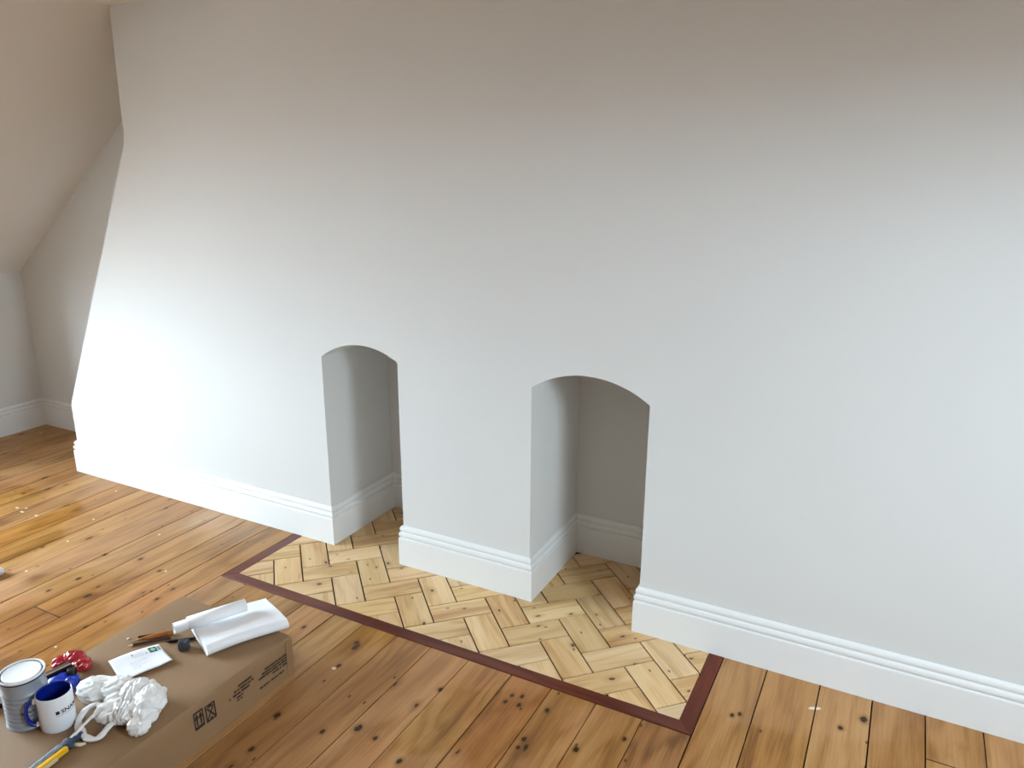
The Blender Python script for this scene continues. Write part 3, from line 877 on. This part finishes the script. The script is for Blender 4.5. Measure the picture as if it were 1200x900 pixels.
bar('handle', V((-.024, -.036, .020)), V((.000, .022, .030)), .020, .022, M_BLACK, blk, 1.0, .004)
bar('grip_edge', V((-.014, -.040, .0335)), V((.010, .014, .0435)), .003, .003, M_TAN, blk, 1.0, .001)['label'] = 'brown wooden edge strip'
bar('head', V((.004, .018, .020)), V((.034, -.004, .030)), .024, .024, M_BLACK, blk, .85, .006)
bar('grip_edge', V((.008, .026, .034)), V((.026, .016, .038)), .004, .004, M_TAN, blk, 1.0, .001)['label'] = 'brown wooden edge strip'

blue = empty('blue_bundle', (.206, -1.123, BZ))
tag(blue, 'shiny bright blue plastic bundle squeezed between paint tin, mug and bag', 'bundle')
bb = V((.205, -1.118, 0))
me = fused('film', [(V((.188, -1.122, .142)) - bb, (.022, .030, .013), -.5), (V((.214, -1.106, .143)) - bb, (.020, .018, .013), .3), (V((.232, -1.122, .137)) - bb, (.014, .014, .010), 0)], .0026)
crumple(me, .0036, 60.0, (.6, .8, 0), BZ + .0008, 8.4)
for v in me.vertices: v.co.z -= BZ
link('film', me, plastic('blue_film', (30, 62, 186), .2), blue, smooth=True)

# ------------------------------------------------------------------ letter
ev = empty('letter', (.281, -.960, BZ))
tag(ev, 'white stamped letter with green stamp, propped on the box near the carrier bag', 'letter')
o0 = V((.223, -1.011, 0)); ex = V((.270, -.889, 0)) - o0; ey = V((.318, -1.042, 0)) - o0     # left-back corner, along the top edge, down the short side
def letter_pt(u, v, dz=0.0):
    z = .0105 + .004 * math.sin(PI * u) - .008 * v + .016 * max(0, u - .72) * max(0, v - .3) / .2 * .45 + .006 * (1 - u) * (1 - v) + .010 * max(0, v - .55) * (u > -1) * .6
    p = o0 + ex * u + ey * v
    return V((p.x - .281, p.y + .960, max(z, .0012) + dz))
bm = bmesh.new(); NU, NV = 18, 14
top = [[bm.verts.new(letter_pt(i / NU, j / NV)) for j in range(NV + 1)] for i in range(NU + 1)]
bot = [[bm.verts.new(letter_pt(i / NU, j / NV, -.0009)) for j in range(NV + 1)] for i in range(NU + 1)]
for i in range(NU):
    for j in range(NV):
        bm.faces.new((top[i][j], top[i][j + 1], top[i + 1][j + 1], top[i + 1][j]))
        bm.faces.new((bot[i][j], bot[i + 1][j], bot[i + 1][j + 1], bot[i][j + 1]))
for i in range(NU):
    bm.faces.new((top[i][0], top[i + 1][0], bot[i + 1][0], bot[i][0])); bm.faces.new((top[i][NV], bot[i][NV], bot[i + 1][NV], top[i + 1][NV]))
for j in range(NV):
    bm.faces.new((top[0][j], bot[0][j], bot[0][j + 1], top[0][j + 1])); bm.faces.new((top[NU][j], top[NU][j + 1], bot[NU][j + 1], bot[NU][j]))
from_bm('envelope', bm, plain('white_paper', (236, 238, 242), rough=.75), ev, smooth=True)
def letter_patch(name, u0, u1, v0, v1, mat, label, dz=.0004, n=4):
    bm = bmesh.new()
    g_ = [[bm.verts.new(letter_pt(u0 + (u1 - u0) * i / n, v0 + (v1 - v0) * j / n, dz)) for j in range(n + 1)] for i in range(n + 1)]
    for i in range(n):
        for j in range(n): bm.faces.new((g_[i][j], g_[i][j + 1], g_[i + 1][j + 1], g_[i + 1][j]))
    o = from_bm(name, bm, mat, ev); o['label'] = label
    return o
st = letter_patch('stamp', .75, .905, .06, .30, plain('green_stamp', (20, 92, 74), rough=.5), 'green postage stamp')
bm = bmesh.new()
ring = [bm.verts.new(letter_pt(.83 + .048 * math.cos(a), .175 + .075 * math.sin(a), .0007)) for a in [2 * PI * k / 20 for k in range(20)]]
bm.faces.new(ring)
o = from_bm('stamp_medallion', bm, plain('pale_green', (140, 186, 160), rough=.5), st); o['label'] = 'pale green oval on the stamp'
M_GREEN2 = plain('grey_green_print', (86, 124, 112), rough=.5)
bm = bmesh.new()
for k in range(5):
    for c in range(2):
        u0 = .922 + c * .026; v0 = .07 + k * .045
        bm.faces.new([bm.verts.new(letter_pt(u, v, .0005)) for u, v in ((u0, v0), (u0, v0 + .034), (u0 + .020, v0 + .034), (u0 + .020, v0))])
o = from_bm('stamp_code_strip', bm, M_GREEN2, ev); o['label'] = 'grey-green printed strip beside the stamp'; o['kind'] = 'stuff'
bm = bmesh.new(); rl = random.Random(9)
for (v0, u0, u1) in ((.16, .42, .60), (.22, .40, .64), (.28, .44, .60), (.46, .30, .62), (.55, .30, .52), (.64, .30, .56), (.73, .30, .44)):
    u = u0
    while u < u1:
        w = rl.uniform(.012, .035)
        bm.faces.new([bm.verts.new(letter_pt(a, b_, .0005)) for a, b_ in ((u, v0), (u, v0 + .022), (u + w, v0 + .022), (u + w, v0))])
        u += w + .012
o = from_bm('address_print', bm, plain('faint_ink', (196, 196, 206), rough=.6), ev); o['label'] = 'faint lines of address print'; o['kind'] = 'stuff'
M_DARKINK = plain('slate_ink', (96, 104, 120), rough=.6)
for u, v in ((.40, .13), (.665, .22)):
    bm = bmesh.new()
    bm.faces.new([bm.verts.new(letter_pt(u + a, v + b_, .0006)) for a, b_ in ((0, 0), (.012, .06), (.035, .055), (.028, .01))])
    o = from_bm('postmark', bm, M_DARKINK, ev); o['label'] = 'small dark postmark fleck'

# ------------------------------------------------------------------ pencils and brushes behind the letter
def stick(name, label, cat, p0, p1, r, mat, tip=None, tipmat=None, end=None, endmat=None, group=None):
    p0, p1 = V(p0), V(p1)
    t = empty(name, p0.lerp(p1, .5))
    tag(t, label, cat, group)
    c = t.location.copy(); c0, c1 = p0 - c, p1 - c
    d = (c1 - c0).normalized(); L = (c1 - c0).length
    a, b_ = (c0 + d * (tip or 0)), (c1 - d * (end or 0))
    v_, f_ = sweep([a, a.lerp(b_, .5), b_], [r, r, r], 8)
    link('shaft', mesh('shaft', v_, f_), mat, t)
    if tip:
        v_, f_ = sweep([c0, c0 + d * tip * .5, a], [r * .15, r * .6, r], 8)
        link('tip', mesh('tip', v_, f_), tipmat, t)
    if end:
        v_, f_ = sweep([b_, c1], [r * 1.08, r * 1.08], 8)
        link('ferrule', mesh('ferrule', v_, f_), endmat, t)
    return t
M_PENC = plain('dark_brown_lacquer', (70, 40, 30), rough=.35)
M_PALE = plain('pale_wood', (216, 190, 160), rough=.6)
M_ORANGE = wood('orange_wood', (196, 128, 62), (176, 104, 44), (140, 76, 30), (90, 40, 10), rough=(.35, .4), knots=False)
M_STEEL = plain('bright_steel', (196, 198, 204), rough=.22, metal=.9)
stick('pencil', 'dark brown pencil with a pale sharpened tip, nearest the letter', 'pencil', (.191, -.931, BZ + .0042), (.262, -.846, BZ + .0042), .0036, M_PENC, .014, M_PALE)
t = empty('wooden_chisel', (.2235, -.866, BZ))
tag(t, 'orange-brown wooden tool handle lying between a pencil and a black pen', 'tool')
pts = [V((-.030, -.036, .006)), V((-.018, -.021, .0070)), V((.004, .006, .0082)), V((.024, .030, .0086)), V((.030, .038, .0080))]
v_, f_ = sweep(smooth_path(pts, 4), [.003 + .0046 * min(1, k / 8) for k in range(17)], 12)
link('handle', mesh('handle', v_, f_), M_ORANGE, t, smooth=True)
v_, f_ = sweep([V((-.042, -.050, .0035)), V((-.030, -.036, .006))], [(.0045, .0010), (.0035, .0026)], 8)
link('blade', mesh('blade', v_, f_), plain('worn_blade', (150, 120, 96), rough=.4, metal=.5), t)
stick('pen', 'thin black pen with a silver end, farthest from the letter', 'pen', (.180, -.888, BZ + .0036), (.229, -.836, BZ + .0036), .0032, M_BLACK, None, None, .012, M_STEEL)
stick('marker_pen', 'black felt pen tip peeping from under the paper roll', 'pen', (.268, -.868, BZ + .0042), (.330, -.815, BZ + .0042), .0038, M_BLACK, .012, M_BLACK)
bm = bmesh.new(); bmesh.ops.create_icosphere(bm, subdivisions=1, radius=.0032, matrix=Matrix.Diagonal((1, 1.6, .7, 1)))
o = from_bm('paint_chip', bm, plain('chip_white', (236, 226, 210), rough=.6)); o.location = (.158, -.905, BZ + .0022)
tag(o, 'tiny white paint chip on the box left of the pens', 'paint chip')

# dark lump under the end of the roll
bm = bmesh.new(); bmesh.ops.create_cube(bm, size=1.0)
bmesh.ops.bevel(bm, geom=bm.edges[:], offset=.16, segments=2, profile=.6, affect='EDGES')
bmesh.ops.subdivide_edges(bm, edges=bm.edges[:], cuts=2, use_grid_fill=True)
for v in bm.verts:
    n = mnoise.noise(v.co * 3.2 + V((3, 1, 2)))
    v.co = V((v.co.x * .030, v.co.y * .026, v.co.z * .028)) * (1 + .22 * n)
lump = empty('sanding_block', (.341, -.862, BZ))
tag(lump, 'small dark grey sanding block beneath the left end of the paper roll', 'sanding block')
o = from_bm('grit_body', bm, plain('dark_grit', (52, 52, 54), rough=.85, bump=.8, bscale=500, vary=.5), lump)
o.location = (0, 0, .0145); o.rotation_euler = (0, 0, .75)

# ------------------------------------------------------------------ white paper: folded pad and loose roll
M_PAPER = plain('kitchen_paper', (240, 241, 243), rough=.85, bump=.15, bscale=120)
ax = V((.104, .212, 0)).normalized(); px = V((ax.y, -ax.x, 0))          # along the roll, and across towards the box's long side
pad = empty('folded_paper', (.432 + .0, -.858, BZ))
tag(pad, 'folded pad of thick white paper with a rounded edge, overhanging the box end', 'paper')
# section across: thickness hp, from the rounded near edge back to the far edge
def pad_section(hp_, w):
    s = []
    for k in range(11):
        a = -PI / 2 + PI * k / 10
        s.append((-hp_ / 2 + hp_ / 2 * math.cos(a) * 1.0, hp_ / 2 + hp_ / 2 * math.sin(a)))
    s += [(-w * .35, hp_ * .95), (-w * .6, hp_ * .86), (-w * .85, hp_ * .82), (-w, hp_ * .84), (-w, hp_ * .60), (-w * .7, hp_ * .36), (-w * .4, hp_ * .18), (-hp_, 0)]
    return s
NL = 16; Lp = .232; verts, faces = [], []
sec = pad_section(.034, .168)
for i in range(NL + 1):
    f = i / NL
    for s_, z_ in sec:
        sk = -.012 * (-s_ / .168) * f                     # the ends are not quite square
        zz = z_ * (1 - .10 * f) + .0015 * math.sin(f * 5 + s_ * 40)
        P_ = ax * (Lp * f + .010 * (-s_ / .168) * (1 - f) * -1.0 + sk) + px * (s_ - .004 * math.sin(f * PI))
        verts.append((P_.x, P_.y, max(zz, .0004)))
ns = len(sec)
for i in range(NL):
    for k in range(ns):
        k2 = (k + 1) % ns
        faces.append((i * ns + k, i * ns + k2, (i + 1) * ns + k2, (i + 1) * ns + k))
faces.append(tuple(range(ns - 1, -1, -1))); faces.append(tuple(NL * ns + k for k in range(ns)))
me = mesh('folded_sheet', verts, faces)
o = link('folded_sheet', me, M_PAPER, pad, smooth=True)
md = o.modifiers.new('split', 'EDGE_SPLIT'); md.split_angle = math.radians(48)

roll = empty('paper_roll', (.300, -.850, BZ))
tag(roll, 'loosely rolled white paper tube lying on the folded paper pad', 'paper roll')
def spiral_tube(name, c0, L, r, turns, parent, off=0.0, thick=.0006):
    n = int(40 * turns); verts, faces = [], []
    for i, f in enumerate((0, .5, 1)):
        for k in range(n + 1):
            a = off + 2 * PI * turns * k / n
            rr = r * (1 - .07 * (1 - k / n))
            P_ = c0 + ax * (L * f) + px * (rr * math.cos(a)) + V((0, 0, rr * math.sin(a)))
            verts.append(P_)
    m_ = n + 1
    for i in range(2):
        for k in range(n): faces.append((i * m_ + k, i * m_ + k + 1, (i + 1) * m_ + k + 1, (i + 1) * m_ + k))
    o = link(name, mesh(name, verts, faces), M_PAPER, parent, smooth=True)
    md = o.modifiers.new('thick', 'SOLIDIFY'); md.thickness = thick; md.offset = 0
    return o
spiral_tube('inner_tube', V((-.005, -.004, .0475)), .203, .0155, 2.0, roll, -2.2)
spiral_tube('outer_wrap', V((.013, .030, .0500)), .165, .0195, 1.12, roll, -2.0)

# ------------------------------------------------------------------ paint-crusted yellow tool near the viewer
tool = empty('scraper', (.422, -1.275, BZ))
tag(tool, 'yellow-handled scraper crusted with grey paint, beside the mug on the box', 'scraper')
tb = V((.422, -1.275, BZ))
M_CRUST = plain('grey_paint_crust', (120, 132, 144), rough=.6, bump=.6, bscale=260, vary=.35)
M_NAVY = plain('navy_crust', (44, 54, 76), rough=.5, bump=.5, bscale=300, vary=.4)
M_YEL = plain('yellow_grip', (226, 172, 22), rough=.4, vary=.08)
def lumpy(name, pts, rads, mat, seed, amp=.0022):
    pts = smooth_path([V(p) - tb for p in pts], 10)
    N = len(pts)
    rr = [(rads[0][0] + (rads[1][0] - rads[0][0]) * k / (N - 1), rads[0][1] + (rads[1][1] - rads[0][1]) * k / (N - 1)) for k in range(N)]
    v_, f_ = sweep(pts, rr, 14)
    me = mesh(name, v_, f_)
    for v in me.vertices:
        v.co += v.normal * amp * mnoise.noise(v.co * 110 + V((seed, 0, 0)))
        v.co.z = max(v.co.z, .0004)
    me.update()
    return link(name, me, mat, tool, smooth=True)
lumpy('crusted_shank', [(.404, -1.244, .136), (.412, -1.278, .137), (.418, -1.315, .137), (.424, -1.370, .137), (.428, -1.430, .137)], [(.0075, .007), (.0085, .008)], M_CRUST, 1.0)['label'] = 'grey paint-crusted metal shank'
lumpy('head', [(.404, -1.216, .134), (.412, -1.236, .136), (.424, -1.258, .136)], [(.013, .006), (.0125, .0085)], M_NAVY, 3.0, .0030)['label'] = 'dark blue-grey crusted blade head'
bar('grip', V((.430, -1.262, .1385)) - tb, V((.446, -1.430, .1385)) - tb, .0095, .013, M_YEL, tool, 1.0, .002)['label'] = 'yellow plastic grip'
bar('grip_edge', V((.4375, -1.290, .136)) - tb, V((.4535, -1.430, .136)) - tb, .0050, .010, plain('pale_grip', (206, 186, 140), rough=.5), tool, 1.0, .0015)['label'] = 'pale edge of the grip'
v_, f_ = sweep([V((.428, -1.244, .134)) - tb, V((.437, -1.236, .131)) - tb, V((.443, -1.226, .130)) - tb], [.0042, .0045, .003], 10)
link('paint_blob', mesh('paint_blob', v_, f_), plain('cream_blob', (206, 196, 170), rough=.5), tool, smooth=True)['label'] = 'cream blob of dried paint'

# ------------------------------------------------------------------ small bits cut by the left edge
rl_ = empty('small_brush', (.132, -1.235, BZ))
tag(rl_, 'small white and black brush end just left of the paint tin', 'brush')
v_, f_ = sweep([V((-.040, -.045, .020)), V((.000, -.004, .020)), V((.006, .002, .020))], [.010, .010, .007], 14)
link('handle', mesh('handle', v_, f_), plain('white_handle', (228, 226, 222), rough=.3), rl_, smooth=True)
v_, f_ = sweep([V((-.036, -.049, .0065)), V((.004, -.008, .0065))], [.0065, .0062], 12)
link('black_rod', mesh('black_rod', v_, f_), M_BLACK, rl_, smooth=True)['label'] = 'black rod below the white handle'

foil = empty('crumpled_foil', (-.810, -.790, 0))
tag(foil, 'crumpled whitish foil scrap on the floorboards at far left', 'scrap')
me = fused('foil_skin', [(V((-.03, .0, .016)), (.050, .036, .016), .5), (V((.012, .018, .016)), (.040, .026, .015), .9)], .003)
crumple(me, .0040, 34.0, (.5, .8, 0), .0008, 3.3)
link('foil_skin', me, plain('foil_white', (206, 208, 212), rough=.35, metal=.3), foil, smooth=False)
